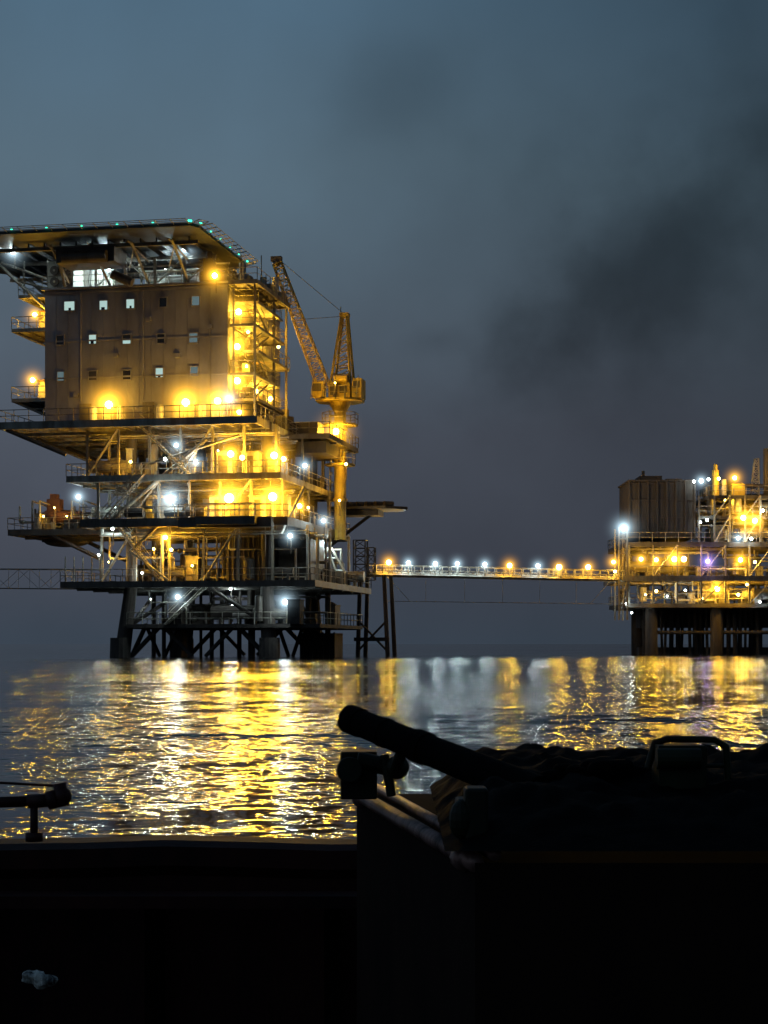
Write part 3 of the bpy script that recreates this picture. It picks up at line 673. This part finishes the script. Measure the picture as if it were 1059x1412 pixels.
pk.cyl(wp(560, 1020, 3.25), wp(545, 1062, 3.35), .012, n=10)
ob = pk.obj('bracket', M_grn, pi); bv = ob.modifiers.new('b', 'BEVEL'); bv.width = .006; bv.segments = 2
lf = empty('lantern_guard'); l = MB(); D = 3.0
path = [(893, 1060), (903, 1024), (920, 1019), (985, 1020), (1001, 1030), (1004, 1075)]
for a, b_ in zip(path[:-1], path[1:]):
    l.cyl(wp(*a, D), wp(*b_, D), .0065, n=10); l.sph(wp(*b_, D), .0065, 10, 8)
l.cyl(wp(972, 1030, D), wp(970, 1078, D), .005, n=10); l.cyl(wp(972, 1056, D), wp(1003, 1056, D), .004, n=8)
p, q = wp(902, 1026, D), wp(966, 1085, D); l.box(p.x, q.x, D - .05, D + .03, q.z, p.z)
l.cyl(wp(905, 1046, D - .06), wp(966, 1046, D - .06), .018, n=16)
l.cyl(wp(1000, 1088, 2.95), wp(1110, 1086, 3.0), .006, n=8)
ob = l.obj('frame', M_grn, lf); bv = ob.modifiers.new('b', 'BEVEL'); bv.width = .004; bv.segments = 2
gr = MB(); rr = random.Random(5)
for k in range(9):
    px = 745 + k * 20 + rr.uniform(-6, 6); D = 3.1 + rr.uniform(-.1, .15); r = rr.uniform(.008, .018)
    a = wp(px - 18, 1064 + rr.uniform(-5, 10), D); b_ = wp(px + 22, 1062 + rr.uniform(-6, 10), D + .04)
    gr.cyl(a, b_, r, n=12); gr.sph(a, r, 12, 8); gr.sph(b_, r, 12, 8)
gr.obj('coiled_hose', M_blk, None, True)
bg = MB(); bg.sph((0, 0, 0), .030, 30, 20, (1.1, .8, .6))
c0 = wp(54, 1350, 4.1)
bg.v = [tuple(c0 + Vector(v) * (1 + .6 * mnoise.noise(Vector(v) * 40 + Vector((3, 1, 2))) + .3 * mnoise.noise(Vector(v) * 95))) for v in bg.v]
bg.obj('crumpled_plastic_bag', M_bag)

# ============================================================ SKY
wd = bpy.data.worlds.new('World'); scene.world = wd; wd.use_nodes = True; nt = wd.node_tree
for n_ in list(nt.nodes): nt.nodes.remove(n_)
wo = nt.nodes.new('ShaderNodeOutputWorld'); bgd = nt.nodes.new('ShaderNodeBackground')
tc = nt.nodes.new('ShaderNodeTexCoord'); sp = nt.nodes.new('ShaderNodeSeparateXYZ'); nt.links.new(tc.outputs['Generated'], sp.inputs[0])
def Mx(op, a, b=0.0, clamp=False):
    x = nt.nodes.new('ShaderNodeMath'); x.operation = op; x.use_clamp = clamp
    for i, v in enumerate((a, b)):
        if isinstance(v, (int, float)): x.inputs[i].default_value = v
        else: nt.links.new(v, x.inputs[i])
    return x.outputs[0]
U, V = sp.outputs[0], sp.outputs[2]
ramp = nt.nodes.new('ShaderNodeValToRGB'); cr_ = ramp.color_ramp
st = [(0, '38424e'), (.05, '3e434e'), (.12, '444a55'), (.19, '4c5965'), (.26, '526674'), (.34, '4b6477'), (.7, '33485f')]
cr_.elements[0].position = 0; cr_.elements[0].color = lin(st[0][1]); cr_.elements[1].position = .7; cr_.elements[1].color = lin(st[-1][1])
for p_, h_ in st[1:-1]:
    e_ = cr_.elements.new(p_); e_.color = lin(h_)
nz = nt.nodes.new('ShaderNodeTexNoise'); nz.inputs['Scale'].default_value = 7; nz.inputs['Detail'].default_value = 5; nz.inputs['Roughness'].default_value = .5
nt.links.new(tc.outputs['Generated'], nz.inputs['Vector'])
nf = Mx('SUBTRACT', nz.outputs[0], .5)
nt.links.new(Mx('ADD', V, Mx('MULTIPLY', nf, .06)), ramp.inputs[0])
lr = Mx('SUBTRACT', .98, Mx('MULTIPLY', U, Mx('ADD', .6, Mx('MULTIPLY', V, 5.8)))); lr = Mx('MINIMUM', Mx('MAXIMUM', lr, .5), 1.16)
nz2 = nt.nodes.new('ShaderNodeTexNoise'); nz2.inputs['Scale'].default_value = 13; nz2.inputs['Detail'].default_value = 5
nt.links.new(tc.outputs['Generated'], nz2.inputs['Vector'])
def cloud(u0, v0, ang, la, lb_, k, nstr=.7):
    du = Mx('SUBTRACT', U, u0); dv = Mx('SUBTRACT', V, v0); c_, s_ = math.cos(ang), math.sin(ang)
    a = Mx('DIVIDE', Mx('ADD', Mx('MULTIPLY', du, c_), Mx('MULTIPLY', dv, s_)), la)
    b2 = Mx('DIVIDE', Mx('SUBTRACT', Mx('MULTIPLY', dv, c_), Mx('MULTIPLY', du, s_)), lb_)
    r2 = Mx('ADD', Mx('MULTIPLY', a, a), Mx('MULTIPLY', b2, b2))
    r_ = Mx('ADD', Mx('SQRT', r2), Mx('MULTIPLY', Mx('SUBTRACT', nz2.outputs[0], .5), nstr * 2))
    t = Mx('SUBTRACT', 1.0, r_, True)
    sm = nt.nodes.new('ShaderNodeMapRange'); sm.interpolation_type = 'SMOOTHSTEP'; nt.links.new(t, sm.inputs[0]); sm.inputs[1].default_value = 0; sm.inputs[2].default_value = 1.0
    return Mx('SUBTRACT', 1.0, Mx('MULTIPLY', sm.outputs[0], k))
fac = lr
for args in ((.14, .208, .62, .17, .062, .40), (.18, .215, .5, .19, .13, .34), (.0, .30, .3, .06, .04, .2), (.03, .172, .1, .035, .018, .2), (.075, .182, .3, .07, .045, .24)):
    fac = Mx('MULTIPLY', fac, cloud(*args))
fac = Mx('MULTIPLY', fac, Mx('ADD', 1.0, Mx('MULTIPLY', nf, .45)))
vm = nt.nodes.new('ShaderNodeVectorMath'); vm.operation = 'SCALE'; nt.links.new(ramp.outputs[0], vm.inputs[0]); nt.links.new(fac, vm.inputs['Scale'])
nt.links.new(vm.outputs[0], bgd.inputs[0]); bgd.inputs[1].default_value = 1.0
sky = nt.nodes.new('ShaderNodeTexSky'); sky.sky_type = 'NISHITA'; sky.sun_disc = False; sky.sun_elevation = math.radians(-4); sky.sun_rotation = math.radians(-60)
b2_ = nt.nodes.new('ShaderNodeBackground'); nt.links.new(sky.outputs[0], b2_.inputs[0]); b2_.inputs[1].default_value = .02
ads = nt.nodes.new('ShaderNodeAddShader'); nt.links.new(bgd.outputs[0], ads.inputs[0]); nt.links.new(b2_.outputs[0], ads.inputs[1]); nt.links.new(ads.outputs[0], wo.inputs[0])
sl = bpy.data.lights.new('sun', 'SUN'); sl.energy = .02; sl.angle = math.radians(15); sl.color = (.7, .8, 1)
so = bpy.data.objects.new('sun', sl); so.rotation_euler = (math.radians(70), 0, math.radians(-60)); scene.collection.objects.link(so)

# ============================================================ CAMERA
cd = bpy.data.cameras.new('camera'); cam = bpy.data.objects.new('camera', cd); scene.collection.objects.link(cam)
cd.sensor_fit = 'VERTICAL'; cd.sensor_height = 36; cd.lens = 36 * F / 1412; cd.shift_y = (HZ - 706) / 1412
cam.location = (0, 0, EYE); cam.rotation_euler = (math.radians(90), 0, 0); cd.clip_start = .05; cd.clip_end = 20000
scene.camera = cam
